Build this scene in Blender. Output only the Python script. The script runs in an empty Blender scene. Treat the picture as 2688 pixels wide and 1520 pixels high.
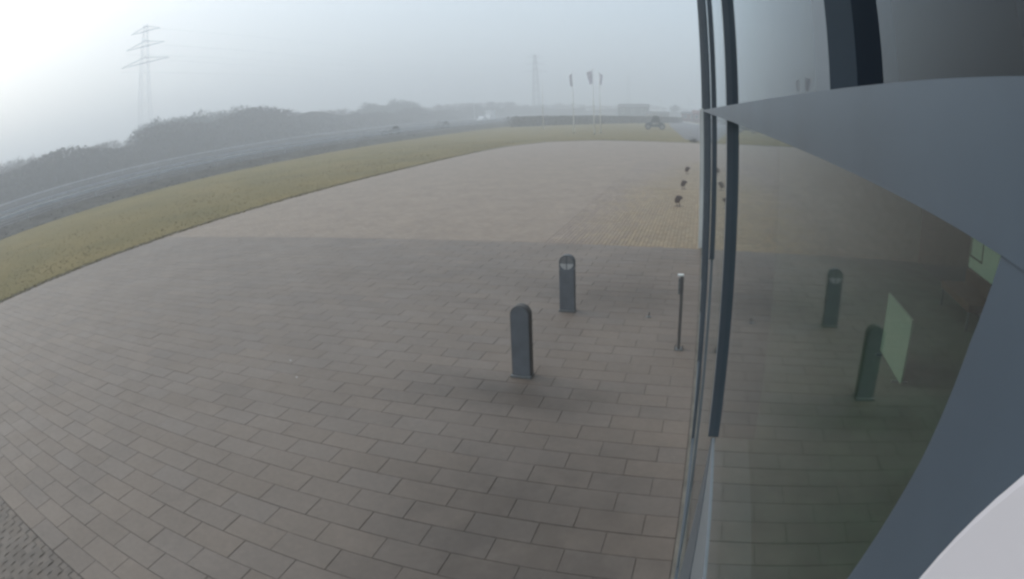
import bpy, bmesh, math, random
from mathutils import Vector, Matrix, Euler
random.seed(7)
R = math.radians
scene = bpy.context.scene
col = scene.collection

# ------------------------------------------------------------------ camera
CX, CY, CZ = 2.968, -4.029, 3.420
cd = bpy.data.cameras.new('camera')
cam = bpy.data.objects.new('camera', cd)
col.objects.link(cam)
cd.type = 'PANO'
cd.sensor_fit = 'HORIZONTAL'
cd.sensor_width = 36.0
K = (0.0, -0.046955989, -7.245661e-05, 1.30848e-05, -1.067107e-06)
tgt = cd if hasattr(cd, 'panorama_type') else cd.cycles
def set_lens(t):
    t.panorama_type = 'FISHEYE_LENS_POLYNOMIAL'
    t.fisheye_fov = R(179)
    t.fisheye_polynomial_k0 = K[0]
    t.fisheye_polynomial_k1 = K[1]
    t.fisheye_polynomial_k2 = K[2]
    t.fisheye_polynomial_k3 = K[3]
    t.fisheye_polynomial_k4 = K[4]
set_lens(tgt)
RM = ((0.9518396637, -0.0533206687, 0.3019240979), (0.3041290270, 0.2888821249, -0.9077734590), (-0.0388173871, 0.9558786661, 0.2911858277))
M = Matrix(RM).to_4x4()
M.translation = (CX, CY, CZ)
cam.matrix_world = M
cd.clip_start = 0.01
cd.clip_end = 5000
scene.camera = cam

# ------------------------------------------------------------------ sky, sun, exposure
SUN_EL, SUN_AZ = R(34), R(78)      # azimuth measured from +y towards -x
sun_dir = Vector((-math.sin(SUN_AZ) * math.cos(SUN_EL), math.cos(SUN_AZ) * math.cos(SUN_EL), math.sin(SUN_EL)))
world = bpy.data.worlds.new('World')
scene.world = world
world.use_nodes = True
wn, wl = world.node_tree.nodes, world.node_tree.links
for n in list(wn):
    wn.remove(n)
w_out = wn.new('ShaderNodeOutputWorld')
sky = wn.new('ShaderNodeTexSky')
sky.sky_type = 'NISHITA'
sky.sun_disc = False
sky.sun_elevation = SUN_EL
sky.sun_rotation = -SUN_AZ
sky.dust_density = 4.0
sky.air_density = 1.2
bg1 = wn.new('ShaderNodeBackground')
wl.new(sky.outputs[0], bg1.inputs[0])
bg1.inputs[1].default_value = 0.035
# an even cloud layer, a little brighter round the hidden sun
tc = wn.new('ShaderNodeTexCoord')
dot = wn.new('ShaderNodeVectorMath'); dot.operation = 'DOT_PRODUCT'
wl.new(tc.outputs['Generated'], dot.inputs[0])
dot.inputs[1].default_value = sun_dir
ramp = wn.new('ShaderNodeValToRGB')
mr = wn.new('ShaderNodeMapRange')
mr.inputs[1].default_value = -1.0
mr.inputs[2].default_value = 1.0
wl.new(dot.outputs['Value'], mr.inputs[0])
wl.new(mr.outputs[0], ramp.inputs[0])
ramp.color_ramp.interpolation = 'B_SPLINE'
e = ramp.color_ramp.elements
e[0].position = 0.0; e[0].color = (0.335, 0.42, 0.50, 1)
e[1].position = 1.0; e[1].color = (0.84, 0.93, 1.0, 1)
m_ = ramp.color_ramp.elements.new(0.55); m_.color = (0.455, 0.565, 0.660, 1)
m_ = ramp.color_ramp.elements.new(0.80); m_.color = (0.58, 0.69, 0.785, 1)
bg2 = wn.new('ShaderNodeBackground')
wl.new(ramp.outputs[0], bg2.inputs[0])
bg2.inputs[1].default_value = 0.98
addw = wn.new('ShaderNodeAddShader')
wl.new(bg1.outputs[0], addw.inputs[0])
wl.new(bg2.outputs[0], addw.inputs[1])
wl.new(addw.outputs[0], w_out.inputs[0])

sl = bpy.data.lights.new('sun', 'SUN')
sl.energy = 0.7
sl.angle = R(24)
sl.color = (1.0, 0.97, 0.92)
so = bpy.data.objects.new('sun', sl)
col.objects.link(so)
so.rotation_euler = sun_dir.to_track_quat('Z', 'Y').to_euler()

scene.view_settings.view_transform = 'Standard'
scene.view_settings.look = 'None'
scene.view_settings.gamma = 1
scene.view_settings.exposure = 0.17
scene.view_settings.use_curve_mapping = False
scene.cycles.max_bounces = 10
scene.cycles.volume_bounces = 6
scene.cycles.transparent_max_bounces = 12
scene.cycles.filter_width = 2.7
scene.cycles.use_denoising = True

# ------------------------------------------------------------------ helpers
def tag(o, label=None, cat=None, group=None, kind=None):
    if label: o['label'] = label
    if cat: o['category'] = cat
    if group: o['group'] = group
    if kind: o['kind'] = kind
    return o

def mat(name, color, rough=0.8, metal=0.0, noise=0.0, scale=5.0, bump=0.0, bscale=60.0, spec=0.5, second=None):
    m = bpy.data.materials.new(name)
    m.use_nodes = True
    nt = m.node_tree
    b = nt.nodes['Principled BSDF']
    b.inputs['Roughness'].default_value = rough
    b.inputs['Metallic'].default_value = metal
    b.inputs['Specular IOR Level'].default_value = spec
    geo = nt.nodes.new('ShaderNodeNewGeometry')
    c2 = second or tuple(max(0, c * (1 - noise)) for c in color)
    n1 = nt.nodes.new('ShaderNodeTexNoise')
    n1.inputs['Scale'].default_value = scale
    n1.inputs['Detail'].default_value = 6
    nt.links.new(geo.outputs['Position'], n1.inputs['Vector'])
    mix = nt.nodes.new('ShaderNodeMix'); mix.data_type = 'RGBA'
    r = nt.nodes.new('ShaderNodeMapRange')
    r.inputs[1].default_value = 0.35; r.inputs[2].default_value = 0.65
    nt.links.new(n1.outputs['Fac'], r.inputs[0])
    nt.links.new(r.outputs[0], mix.inputs[0])
    mix.inputs[6].default_value = (*color, 1)
    mix.inputs[7].default_value = (*c2, 1)
    nt.links.new(mix.outputs[2], b.inputs['Base Color'])
    if bump:
        n2 = nt.nodes.new('ShaderNodeTexNoise')
        n2.inputs['Scale'].default_value = bscale
        n2.inputs['Detail'].default_value = 4
        nt.links.new(geo.outputs['Position'], n2.inputs['Vector'])
        bp = nt.nodes.new('ShaderNodeBump')
        bp.inputs['Strength'].default_value = bump
        bp.inputs['Distance'].default_value = 0.01
        nt.links.new(n2.outputs['Fac'], bp.inputs['Height'])
        nt.links.new(bp.outputs[0], b.inputs['Normal'])
    return m

def add_box(bm, x0, y0, z0, x1, y1, z1):
    vs = [bm.verts.new(v) for v in ((x0,y0,z0),(x1,y0,z0),(x1,y1,z0),(x0,y1,z0),(x0,y0,z1),(x1,y0,z1),(x1,y1,z1),(x0,y1,z1))]
    for f in ((0,3,2,1),(4,5,6,7),(0,1,5,4),(1,2,6,5),(2,3,7,6),(3,0,4,7)):
        bm.faces.new([vs[i] for i in f])

def add_bar(bm, a, b, r, seg=6, r2=None):
    a, b = Vector(a), Vector(b)
    d = (b - a).normalized()
    u = d.orthogonal().normalized(); v = d.cross(u)
    r2 = r if r2 is None else r2
    A = [bm.verts.new(a + (u * math.cos(t) + v * math.sin(t)) * r) for t in [2*math.pi*i/seg for i in range(seg)]]
    B = [bm.verts.new(b + (u * math.cos(t) + v * math.sin(t)) * r2) for t in [2*math.pi*i/seg for i in range(seg)]]
    for i in range(seg):
        bm.faces.new((A[i], A[(i+1) % seg], B[(i+1) % seg], B[i]))
    bm.faces.new(A[::-1]); bm.faces.new(B)

def add_poly(bm, pts, n=None):
    return bm.faces.new([bm.verts.new(p) for p in pts])

def add_prism(bm, pts, off):
    """closed solid from a planar outline and an offset vector"""
    off = Vector(off)
    a = [bm.verts.new(p) for p in pts]
    b = [bm.verts.new(Vector(p) + off) for p in pts]
    n = len(pts)
    bm.faces.new(a[::-1]); bm.faces.new(b)
    for i in range(n):
        bm.faces.new((a[i], a[(i+1) % n], b[(i+1) % n], b[i]))

def obj(name, bm, m, parent=None, smooth=False, bevel=0):
    bmesh.ops.recalc_face_normals(bm, faces=bm.faces[:])
    me = bpy.data.meshes.new(name)
    bm.to_mesh(me); bm.free()
    if m: me.materials.append(m)
    if smooth:
        for p in me.polygons: p.use_smooth = True
    o = bpy.data.objects.new(name, me)
    col.objects.link(o)
    if parent: o.parent = parent
    if bevel:
        md = o.modifiers.new('bevel', 'BEVEL'); md.width = bevel; md.segments = 2; md.limit_method = 'ANGLE'
    return o

def raw(name, verts, faces, m, parent=None):
    me = bpy.data.meshes.new(name)
    me.from_pydata(verts, [], faces); me.update()
    me.materials.append(m)
    o = bpy.data.objects.new(name, me)
    col.objects.link(o)
    if parent: o.parent = parent
    return o

def box(name, dims, m, parent=None, bevel=0):
    bm = bmesh.new(); add_box(bm, *dims)
    return obj(name, bm, m, parent, bevel=bevel)

def empty(name, loc=(0, 0, 0), rz=0.0):
    o = bpy.data.objects.new(name, None)
    col.objects.link(o)
    o.location = loc; o.rotation_euler = (0, 0, rz)
    o.empty_display_size = 0.2
    return o

def copy_tree(o, parent=None):
    c = o.copy(); col.objects.link(c)
    if parent: c.parent = parent
    for ch in o.children:
        copy_tree(ch, c)
    return c

def sheet(name, pts, z, m, kind='structure'):
    bm = bmesh.new(); add_poly(bm, [(x, y, z) for x, y in pts])
    bmesh.ops.recalc_face_normals(bm, faces=bm.faces[:])
    for f in bm.faces:
        if f.normal.z < 0: f.normal_flip()
    me = bpy.data.meshes.new(name); bm.to_mesh(me); bm.free(); me.materials.append(m)
    o = bpy.data.objects.new(name, me); col.objects.link(o)
    return tag(o, kind=kind)

# ------------------------------------------------------------------ materials of the ground
def paving_mat(name, base, px, py, stagger, x_off=0.0, edge=None, tone=0.12, darken=True, joints=0.0, rough=0.56, warm=(1.03, 1.0, 0.96)):
    """px, py = piece pitch; tone changes from piece to piece, noise speckle, darker blotches; joints > 0 draws joint relief"""
    m = bpy.data.materials.new(name); m.use_nodes = True
    nt = m.node_tree; L = nt.links; N = nt.nodes
    b = N['Principled BSDF']
    b.inputs['Specular IOR Level'].default_value = 0.3
    geo = N.new('ShaderNodeNewGeometry')
    sep = N.new('ShaderNodeSeparateXYZ'); L.new(geo.outputs['Position'], sep.inputs[0])
    def math_(op, a, b_=None, c=None):
        n = N.new('ShaderNodeMath'); n.operation = op
        for i, v in enumerate((a, b_, c)):
            if v is None: continue
            if hasattr(v, 'is_linked') or hasattr(v, 'links'): L.new(v, n.inputs[i])
            else: n.inputs[i].default_value = v
        return n.outputs[0]
    row = math_('FLOOR', math_('DIVIDE', sep.outputs[1], py))
    par = math_('MULTIPLY', math_('SUBTRACT', 1.0, math_('ABSOLUTE', math_('MODULO', row, 2.0))), stagger)
    cx = math_('ADD', math_('DIVIDE', math_('SUBTRACT', sep.outputs[0], x_off), px), par)
    ci = math_('FLOOR', cx)
    comb = N.new('ShaderNodeCombineXYZ'); L.new(ci, comb.inputs[0]); L.new(row, comb.inputs[1])
    wn_ = N.new('ShaderNodeTexWhiteNoise'); wn_.noise_dimensions = '2D'; L.new(comb.outputs[0], wn_.inputs[0])
    def noise(scale, detail=5, rough_=.55):
        n = N.new('ShaderNodeTexNoise'); n.inputs['Scale'].default_value = scale
        n.inputs['Detail'].default_value = detail; n.inputs['Roughness'].default_value = rough_
        L.new(geo.outputs['Position'], n.inputs['Vector']); return n.outputs['Fac']
    # brightness factor
    f = math_('ADD', 1.0 - tone / 2, math_('MULTIPLY', wn_.outputs['Value'], tone))
    f = math_('MULTIPLY', f, math_('ADD', 0.74, math_('MULTIPLY', noise(.8, 7, .62), 0.52)))
    f = math_('MULTIPLY', f, math_('ADD', 0.80, math_('MULTIPLY', noise(14, 6, .7), 0.40)))
    f = math_('MULTIPLY', f, math_('ADD', 0.72, math_('MULTIPLY', noise(180, 3, .8), 0.56)))
    # pale grit grains
    vor = N.new('ShaderNodeTexVoronoi'); vor.inputs['Scale'].default_value = 95
    L.new(geo.outputs['Position'], vor.inputs['Vector'])
    grit = math_('MULTIPLY', math_('LESS_THAN', vor.outputs['Distance'], 0.16), 0.55)
    grit = math_('MULTIPLY', grit, math_('GREATER_THAN', noise(2.3, 3), 0.52))
    f = math_('ADD', f, grit)
    darken_v = None
    if darken:
        # trodden, wet strip beside the facade; ragged darker blotches round the bollards
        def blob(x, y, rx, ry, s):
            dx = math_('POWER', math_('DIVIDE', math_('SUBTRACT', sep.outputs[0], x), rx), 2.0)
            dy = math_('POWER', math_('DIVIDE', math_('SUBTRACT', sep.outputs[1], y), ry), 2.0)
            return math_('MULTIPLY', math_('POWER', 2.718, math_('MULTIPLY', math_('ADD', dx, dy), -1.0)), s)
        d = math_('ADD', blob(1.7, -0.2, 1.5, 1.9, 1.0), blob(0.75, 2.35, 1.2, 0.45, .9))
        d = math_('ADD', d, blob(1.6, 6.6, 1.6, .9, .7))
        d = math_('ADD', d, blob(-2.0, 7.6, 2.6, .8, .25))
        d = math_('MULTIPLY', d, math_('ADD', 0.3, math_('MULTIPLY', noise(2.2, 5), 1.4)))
        darken_v = math_('MINIMUM', d, 1.0)
        f = math_('MULTIPLY', f, math_('SUBTRACT', 1.0, math_('MULTIPLY', darken_v, 0.44)))
    mixc = N.new('ShaderNodeMix'); mixc.data_type = 'RGBA'; mixc.blend_type = 'MIX'
    wn2 = N.new('ShaderNodeTexWhiteNoise'); wn2.noise_dimensions = '3D'; 
    comb2 = N.new('ShaderNodeCombineXYZ'); L.new(ci, comb2.inputs[0]); L.new(row, comb2.inputs[1]); comb2.inputs[2].default_value = 7
    L.new(comb2.outputs[0], wn2.inputs[0])
    L.new(wn2.outputs['Value'], mixc.inputs[0])
    mixc.inputs[6].default_value = (*base, 1)
    mixc.inputs[7].default_value = (*[c * w for c, w in zip(base, warm)], 1)
    col_out = mixc.outputs[2]
    if edge:
        # greyer blocks mixed in towards the left border
        me_ = N.new('ShaderNodeMix'); me_.data_type = 'RGBA'
        t = math_('DIVIDE', math_('ADD', sep.outputs[0], 1.0), 2.6)
        t = math_('ADD', t, math_('MULTIPLY', math_('SUBTRACT', noise(.9, 5), .5), 1.6))
        t = math_('ADD', t, math_('MULTIPLY', math_('SUBTRACT', wn_.outputs['Value'], .5), .5))
        far_ = math_('MULTIPLY', math_('MAXIMUM', math_('SUBTRACT', sep.outputs[1], 22.0), 0.0), .07)
        t = math_('SUBTRACT', t, far_)
        cl = N.new('ShaderNodeClamp'); L.new(t, cl.inputs[0])
        L.new(cl.outputs[0], me_.inputs[0]); me_.inputs[6].default_value = (*edge, 1); L.new(col_out, me_.inputs[7])
        col_out = me_.outputs[2]
    vm = N.new('ShaderNodeVectorMath'); vm.operation = 'SCALE'
    L.new(col_out, vm.inputs[0]); L.new(f, vm.inputs['Scale'])
    cur = vm.outputs[0]
    height = noise(220, 3)
    if joints:
        fx = math_('FRACT', cx); fy = math_('FRACT', math_('DIVIDE', sep.outputs[1], py))
        ex = math_('MULTIPLY', math_('MINIMUM', fx, math_('SUBTRACT', 1.0, fx)), px)
        ey = math_('MULTIPLY', math_('MINIMUM', fy, math_('SUBTRACT', 1.0, fy)), py)
        ed = math_('MINIMUM', ex, ey)
        j = math_('LESS_THAN', ed, joints)
        mj = N.new('ShaderNodeMix'); mj.data_type = 'RGBA'
        L.new(math_('MULTIPLY', j, 0.75), mj.inputs[0]); L.new(cur, mj.inputs[6]); mj.inputs[7].default_value = (0.05, 0.045, 0.035, 1)
        cur = mj.outputs[2]
        height = math_('SUBTRACT', height, math_('MULTIPLY', j, 3.0))
    L.new(cur, b.inputs['Base Color'])
    rr = math_('ADD', rough, math_('MULTIPLY', noise(6, 4), 0.22))
    if darken_v is not None:
        rr = math_('SUBTRACT', rr, math_('MULTIPLY', darken_v, 0.04))
    L.new(rr, b.inputs['Roughness'])
    bp = N.new('ShaderNodeBump'); bp.inputs['Strength'].default_value = 0.35; bp.inputs['Distance'].default_value = 0.004
    L.new(height, bp.inputs['Height']); L.new(bp.outputs[0], b.inputs['Normal'])
    return m

PX, PY = 0.6, 0.29876
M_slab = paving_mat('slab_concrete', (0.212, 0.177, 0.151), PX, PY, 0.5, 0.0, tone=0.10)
M_far = paving_mat('small_grey_pavers', (0.300, 0.237, 0.187), 0.2, 0.1, 0.5, 0.0, tone=0.22, darken=False, joints=0.004)
M_yellow = paving_mat('yellow_pavers', (0.295, 0.230, 0.150), 0.105, 0.21, 0.0, -1.0, tone=0.25, darken=False, warm=(1.0, 0.93, 0.88), edge=(0.298, 0.232, 0.184))
M_yfar = paving_mat('yellow_pavers_far', (0.295, 0.230, 0.152), 0.105, 0.21, 0.0, -1.0, tone=0.25, darken=False, joints=0.006, warm=(1.0, 0.93, 0.88), edge=(0.298, 0.232, 0.184))
M_wavy = paving_mat('brown_interlocking_pavers', (0.165, 0.140, 0.120), 0.11, 0.2, 0.0, 0, tone=0.3, darken=False)
M_bed = mat('joint_sand', (0.120, 0.104, 0.092), 0.95, noise=.5, scale=9)
M_grass = mat('short_grass', (0.225, 0.172, 0.070), 0.95, noise=.3, scale=.22, bump=.4, bscale=25, spec=.1, second=(0.172, 0.142, 0.060))
M_blade = mat('grass_blades', (0.25, 0.195, 0.085), 0.9, noise=.2, scale=1.3, spec=.1)
M_field = mat('rough_field', (0.060, 0.064, 0.036), 0.95, noise=.35, scale=.08, bump=.6, bscale=8, spec=.1)
M_scrub = mat('scrub', (0.110, 0.103, 0.092), 0.95, noise=.5, scale=.8, spec=.1)
M_asphalt = mat('asphalt', (0.045, 0.046, 0.052), 1.0, noise=.25, scale=.6, bump=.3, spec=.05)
M_paint = mat('road_paint', (0.62, 0.62, 0.60), 0.7, noise=.2, scale=2)
M_kerb = mat('kerb_concrete', (0.22, 0.20, 0.165), 0.85, noise=.35, scale=4)
M_hard = mat('hardstand_concrete', (0.155, 0.148, 0.15), 0.85, noise=.15, scale=.4)

# ------------------------------------------------------------------ the ground
sheet('ground', [(-900, -500), (900, -500), (900, 1300), (-900, 1300)], -0.10, M_field)
# grass field with gentle unevenness
def grass_sheet():
    xs = [-39.5 + 0.6 * i for i in range(40)]
    V, F = [], []
    NX, NY = 60, 200
    def g(i, j):
        x = -39.5 + (23.45) * i / NX
        y = -14 + 200 * (j / NY) ** 1.5
        return x, y
    for j in range(NY + 1):
        for i in range(NX + 1):
            x, y = g(i, j)
            edge = min(1, (i) / 3, (NX - i) / 3)
            z = 0.01 + edge * (0.012 * math.sin(x * .7 + y * .3) * math.cos(y * .45) + random.uniform(-.004, .004))
            V.append((x, y, z))
    for j in range(NY):
        for i in range(NX):
            a = j * (NX + 1) + i
            F.append((a, a + 1, a + NX + 2, a + NX + 1))
    o = raw('grass_verge', V, F, M_grass)
    for p in o.data.polygons: p.use_smooth = True
    tag(o, kind='structure')
grass_sheet()
sheet('far_lawn', [(-16.05, 40), (-15.6, 52), (-13.6, 58.6), (-8.5, 61.3), (0, 59.6), (12, 57.5), (40, 57.5), (40, 260), (-16.05, 260)], 0.002, M_grass)
# tufts of grass
def tufts():
    V, F = [], []
    rnd = random.Random(3)
    for k in range(19000):
        if k < 11000:
            x = -16.1 - abs(rnd.gauss(0, 8)); y = rnd.uniform(-3, 62)
            if x < -38: continue
        elif k < 15000:
            x = rnd.uniform(-16.25, -15.8); y = rnd.uniform(-3, 46)
        else:
            x = rnd.uniform(-16, 2.6); y = 61.5 + rnd.random() ** 1.6 * 50
        h = rnd.uniform(.03, .06)
        for b in range(3):
            a = rnd.uniform(0, 6.28); dx, dy = math.cos(a) * .02, math.sin(a) * .02
            lx, ly = rnd.uniform(-.05, .05), rnd.uniform(-.05, .05)
            n = len(V)
            V += [(x - dx, y - dy, 0.0), (x + dx, y + dy, 0.0), (x + lx, y + ly, h)]
            F.append((n, n + 1, n + 2))
    o = raw('grass_tufts', V, F, M_blade)
    tag(o, label='short olive green grass growing over the verge', cat='grass', kind='stuff')
tufts()

# slab paving
paving = sheet('slab_paving', [(-15.95, -2.692), (3.03, -2.692), (3.03, 10.755), (-15.95, 10.755)], -0.007, M_bed)
def slab_mesh(w, d, name, m, ch=0.003, gap=0.0045):
    hx, hy = w / 2 - gap / 2, d / 2 - gap / 2
    V = [(sx * hx, sy * hy, z) for z in (-.04, -ch) for sx, sy in ((-1,-1),(1,-1),(1,1),(-1,1))]
    V += [(sx * (hx - ch), sy * (hy - ch), 0) for sx, sy in ((-1,-1),(1,-1),(1,1),(-1,1))]
    F = [(0,1,5,4),(1,2,6,5),(2,3,7,6),(3,0,4,7),(4,5,9,8),(5,6,10,9),(6,7,11,10),(7,4,8,11),(8,9,10,11)]
    me = bpy.data.meshes.new(name); me.from_pydata(V, [], F); me.update(); me.materials.append(m)
    return me, V, F
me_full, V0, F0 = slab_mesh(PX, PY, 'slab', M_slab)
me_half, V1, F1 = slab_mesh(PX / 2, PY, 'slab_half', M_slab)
slabs = []
for r in range(-9, 36):
    half = (r % 2 == 0)           # even rows have their joints on the half metre module
    yc = (r + .5) * PY
    i = -26.5
    x = -15.9 if half else -15.9
    edges = [-15.9]
    k = -26 if not half else -25.5
    while k * PX < 2.99:
        if k * PX > -15.89: edges.append(k * PX)
        k += 1
    edges.append(3.0)
    for a, b in zip(edges, edges[1:]):
        if b - a > .05: slabs.append(((a + b) / 2, yc, b - a))
def vis_key(s):
    x, y, w = s
    if not (x < 2.9): return 1e9
    # only what the frame can show
    dx, dy = x - CX, y - CY
    az = math.degrees(math.atan2(-dx, dy)); el = math.degrees(math.atan2(CZ, math.hypot(dx, dy)))
    if az > 79 or el > 46 - max(0, az - 20) * .2: return 1e6 + math.hypot(dx, dy)
    return math.hypot(dx, dy)
slabs.sort(key=vis_key)
V, F = [], []
rnd = random.Random(11)
for n, (x, y, w) in enumerate(slabs):
    full = w > .45
    z = rnd.uniform(-.0015, .0015)
    tx, ty = rnd.uniform(-.004, .004), rnd.uniform(-.006, .006)
    if n < 300:
        o = bpy.data.objects.new('slab', me_full if full else me_half)
        col.objects.link(o); o.parent = paving
        o.location = (x, y, z); o.rotation_euler = (ty, tx, 0)
    else:
        b = len(V)
        for v in (V0 if full else V1):
            V.append((x + v[0], y + v[1], z + v[2] - tx * v[0] + ty * v[1]))
        F += [tuple(b + q for q in f) for f in (F0 if full else F1)]
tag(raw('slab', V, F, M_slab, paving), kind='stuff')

# small grey pavers, one curved corner
gp = [(-15.95, 10.757), (-1.005, 10.757), (-1.005, 36.4), (3.6, 36.4), (3.6, 10.757), (12, 10.757), (12, 57.2), (0, 59.3), (-8.5, 61.0), (-13.2, 58.2), (-15.2, 52), (-15.95, 44)]
sheet('grey_block_paving', gp, 0.0, M_far)
yp = sheet('yellow_block_paving', [(-1.0, 10.757), (3.595, 10.757), (3.595, 36.4), (-1.0, 36.4)], -0.014, M_bed)
me_y, VY, FY = slab_mesh(.105, .21, 'paver', M_yellow, ch=.003, gap=.006)
ncol = int(4.56 / .105)
V, F = [], []; cnt = 0
for j in range(54):
    for i in range(ncol + 1):
        x = -1.0 + (i + .5) * .105; 
        if x > 3.56: continue
        y = 10.757 + .105 + j * .21
        z = rnd.uniform(-.002, .002)
        if cnt < 300 and x < 3.0:
            o = bpy.data.objects.new('paver', me_y); col.objects.link(o); o.parent = yp; o.location = (x, y, z); cnt += 1
        else:
            b = len(V); V += [(x + v[0], y + v[1], z + v[2]) for v in VY]; F += [tuple(b + q for q in f) for f in FY]
tag(raw('paver', V, F, M_yellow, yp), kind='stuff')
yf = 10.757 + 54 * .21
bm = bmesh.new(); add_box(bm, -1.0, yf, -.02, 3.595, 36.4, 0.001)
obj('paver_field', bm, M_yfar, yp)

# brown interlocking pavers at the lower left
wp = sheet('interlocking_paving', [(-9, -8), (3.03, -8), (3.03, -2.694), (-9, -2.694)], -0.014, M_bed)
def wavy_outline():
    L_, W_ = .197, .107
    pts = []
    n = 6
    for k in range(n + 1):
        t = k / n; pts.append((-L_/2 + L_*t, -W_/2 + .008 * math.sin(t * 2 * math.pi * 1.0)))
    for k in range(1, 4):
        t = k / 4; pts.append((L_/2 + .006*math.sin(t*2*math.pi), -W_/2 + W_*t))
    for k in range(n + 1):
        t = 1 - k / n; pts.append((-L_/2 + L_*t, W_/2 + .008 * math.sin(t * 2 * math.pi * 1.0)))
    for k in range(1, 4):
        t = 1 - k / 4; pts.append((-L_/2 + .006*math.sin(t*2*math.pi), -W_/2 + W_*t))
    return pts
WO = wavy_outline()
nw = len(WO)
VW = [(y, x, -.04) for x, y in WO] + [(y, x, 0) for x, y in WO]
FW = [tuple(range(nw, 2*nw))] + [(i, (i+1) % nw, nw + (i+1) % nw, nw + i) for i in range(nw)]
me_w = bpy.data.meshes.new('interlocking_paver'); me_w.from_pydata(VW, [], FW); me_w.flip_normals() if hasattr(me_w, 'flip_normals') else None
me_w.update(); me_w.materials.append(M_wavy)
V, F = [], []; cnt = 0
for i in range(100):
    x = 2.93 - i * .111
    for j in range(24):
        y = -2.80 - j * .201 - (.1005 if i % 2 else 0)
        if j == 0 and not i % 2: pass
        if x < -8.9: continue
        z = rnd.uniform(-.002, .002)
        if -4.4 < x < -1.3 and y > -4.1 and cnt < 300:
            o = bpy.data.objects.new('interlocking_paver', me_w); col.objects.link(o); o.parent = wp; o.location = (x, y, z); cnt += 1
        else:
            b = len(V); V += [(x + v[0], y + v[1], z + v[2]) for v in VW]; F += [tuple(b + q for q in f) for f in FW]
for i in range(1, 100, 2):
    x = 2.93 - i * .111; b = len(V)
    V += [(x + sx * .051, -2.745 + sy * .047, z) for z in (-.04, 0) for sx, sy in ((-1,-1),(1,-1),(1,1),(-1,1))]
    F += [tuple(b + q for q in f) for f in ((4,5,6,7),(0,1,5,4),(1,2,6,5),(2,3,7,6),(3,0,4,7))]
tag(raw('interlocking_paver', V, F, M_wavy, wp), kind='stuff')

# soil-dark flush kerb between paving and grass
bm = bmesh.new(); add_box(bm, -16.07, -12, -.08, -15.96, 44, .018)
tag(obj('kerb', bm, M_kerb), kind='structure')
bm = bmesh.new()
cp = [(-15.96, 44), (-15.2, 52.1), (-13.2, 58.3), (-8.5, 61.1), (0, 59.4), (12, 57.3)]
for (a, b), (c, d) in zip(cp, cp[1:]):
    v = Vector((c - a, d - b, 0)); nrm = Vector((-v.y, v.x, 0)).normalized() * .11
    add_prism(bm, [(a, b, -.05), (c, d, -.05), (c + nrm.x, d + nrm.y, -.05), (a + nrm.x, b + nrm.y, -.05)], (0, 0, .075))
tag(obj('lawn_kerb', bm, M_kerb), kind='structure')

# hardstand beyond the lawn
sheet('hardstand', [(1.1, 66.5), (2.6, 62.5), (30, 60), (30, 142), (2.5, 142), (-1.7, 166), (-6.0, 213), (-8, 205), (-3.4, 120)], 0.008, M_hard)
bm = bmesh.new()
for (a, b), (c, d) in (((2.6, 140), (-1.7, 166)), ((-1.7, 166), (-6.0, 213))):
    v = Vector((c - a, d - b, 0)); nrm = Vector((-v.y, v.x, 0)).normalized() * .35
    add_prism(bm, [(a, b, 0), (c, d, 0), (c + nrm.x, d + nrm.y, 0), (a + nrm.x, b + nrm.y, 0)], (0, 0, .14))
tag(obj('hardstand_kerb', bm, M_paint), kind='structure')

# embankment and motorway (raised 0.6 m)
V, F = [], []
prof = [(-38.4, -.09), (-39.4, .12), (-41.6, .55), (-42.2, .60), (-98, .60), (-101, -.09)]
ys = [-60 + 20 * i for i in range(20)]
for y in ys:
    for x, z in prof: V.append((x, y, z + (random.uniform(-.05, .05) if abs(z - .12) < .05 else 0)))
n = len(prof)
for j in range(len(ys) - 1):
    for i in range(n - 1):
        a = j * n + i; F.append((a, a + n, a + n + 1, a + 1))
tag(raw('embankment', V, F, M_scrub), kind='structure')
sheet('motorway', [(-42.4, -60), (-42.4, 318), (-96, 318), (-96, -60)], .606, M_asphalt)
for i, x in enumerate((-43.6, -47.3, -51.6, -56.5, -60.3, -64.2, -68.2)):
    sheet('lane_line', [(x, -60), (x, 318), (x - .28, 318), (x - .28, -60)], .612, M_paint)
M_steel = mat('galvanised_steel', (0.42, 0.43, 0.45), 0.5, metal=.3, noise=.2, scale=1)
def guardrail(x, label):
    e_ = empty('guardrail', (x, 0, .606))
    tag(e_, label, 'guardrail')
    bm = bmesh.new()
    prof = [(0, .48), (.05, .53), (0, .6), (.05, .67), (0, .74), (.06, .74), (.11, .67), (.06, .6), (.11, .53), (.06, .48)]
    add_prism(bm, [(px, -50, pz) for px, pz in prof], (0, 366, 0))
    obj('rail', bm, M_steel, e_)
    bm = bmesh.new()
    for k in range(91):
        y = -48 + k * 4
        add_box(bm, -.06, y, 0, -.005, y + .1, .72)
    tag(obj('post', bm, M_steel, e_), kind='stuff')
guardrail(-43.0, 'long pale steel guardrail along the near edge of the motorway')
guardrail(-53.5, 'long pale steel guardrail along the middle of the motorway')
guardrail(-84.5, 'long pale steel guardrail along the far edge of the motorway before the woods')
# scrub along the foot of the embankment
def scrub():
    V, F = [], []
    rnd = random.Random(5)
    for k in range(14000):
        y = -20 + 420 * rnd.random() ** 1.2
        x = -38.6 - rnd.random() * 3.4
        z = max(0, (-x - 38.9) / 1.9) * .45
        s = rnd.uniform(.05, .16)
        n = len(V)
        for q in range(3): V.append((x + rnd.uniform(-s, s), y + rnd.uniform(-s, s), z + rnd.uniform(0, s * .8)))
        F.append((n, n + 1, n + 2))
    tag(raw('embankment_scrub', V, F, M_scrub), label='dark low scrub covering the motorway embankment', cat='scrub', kind='stuff')
scrub()

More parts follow.
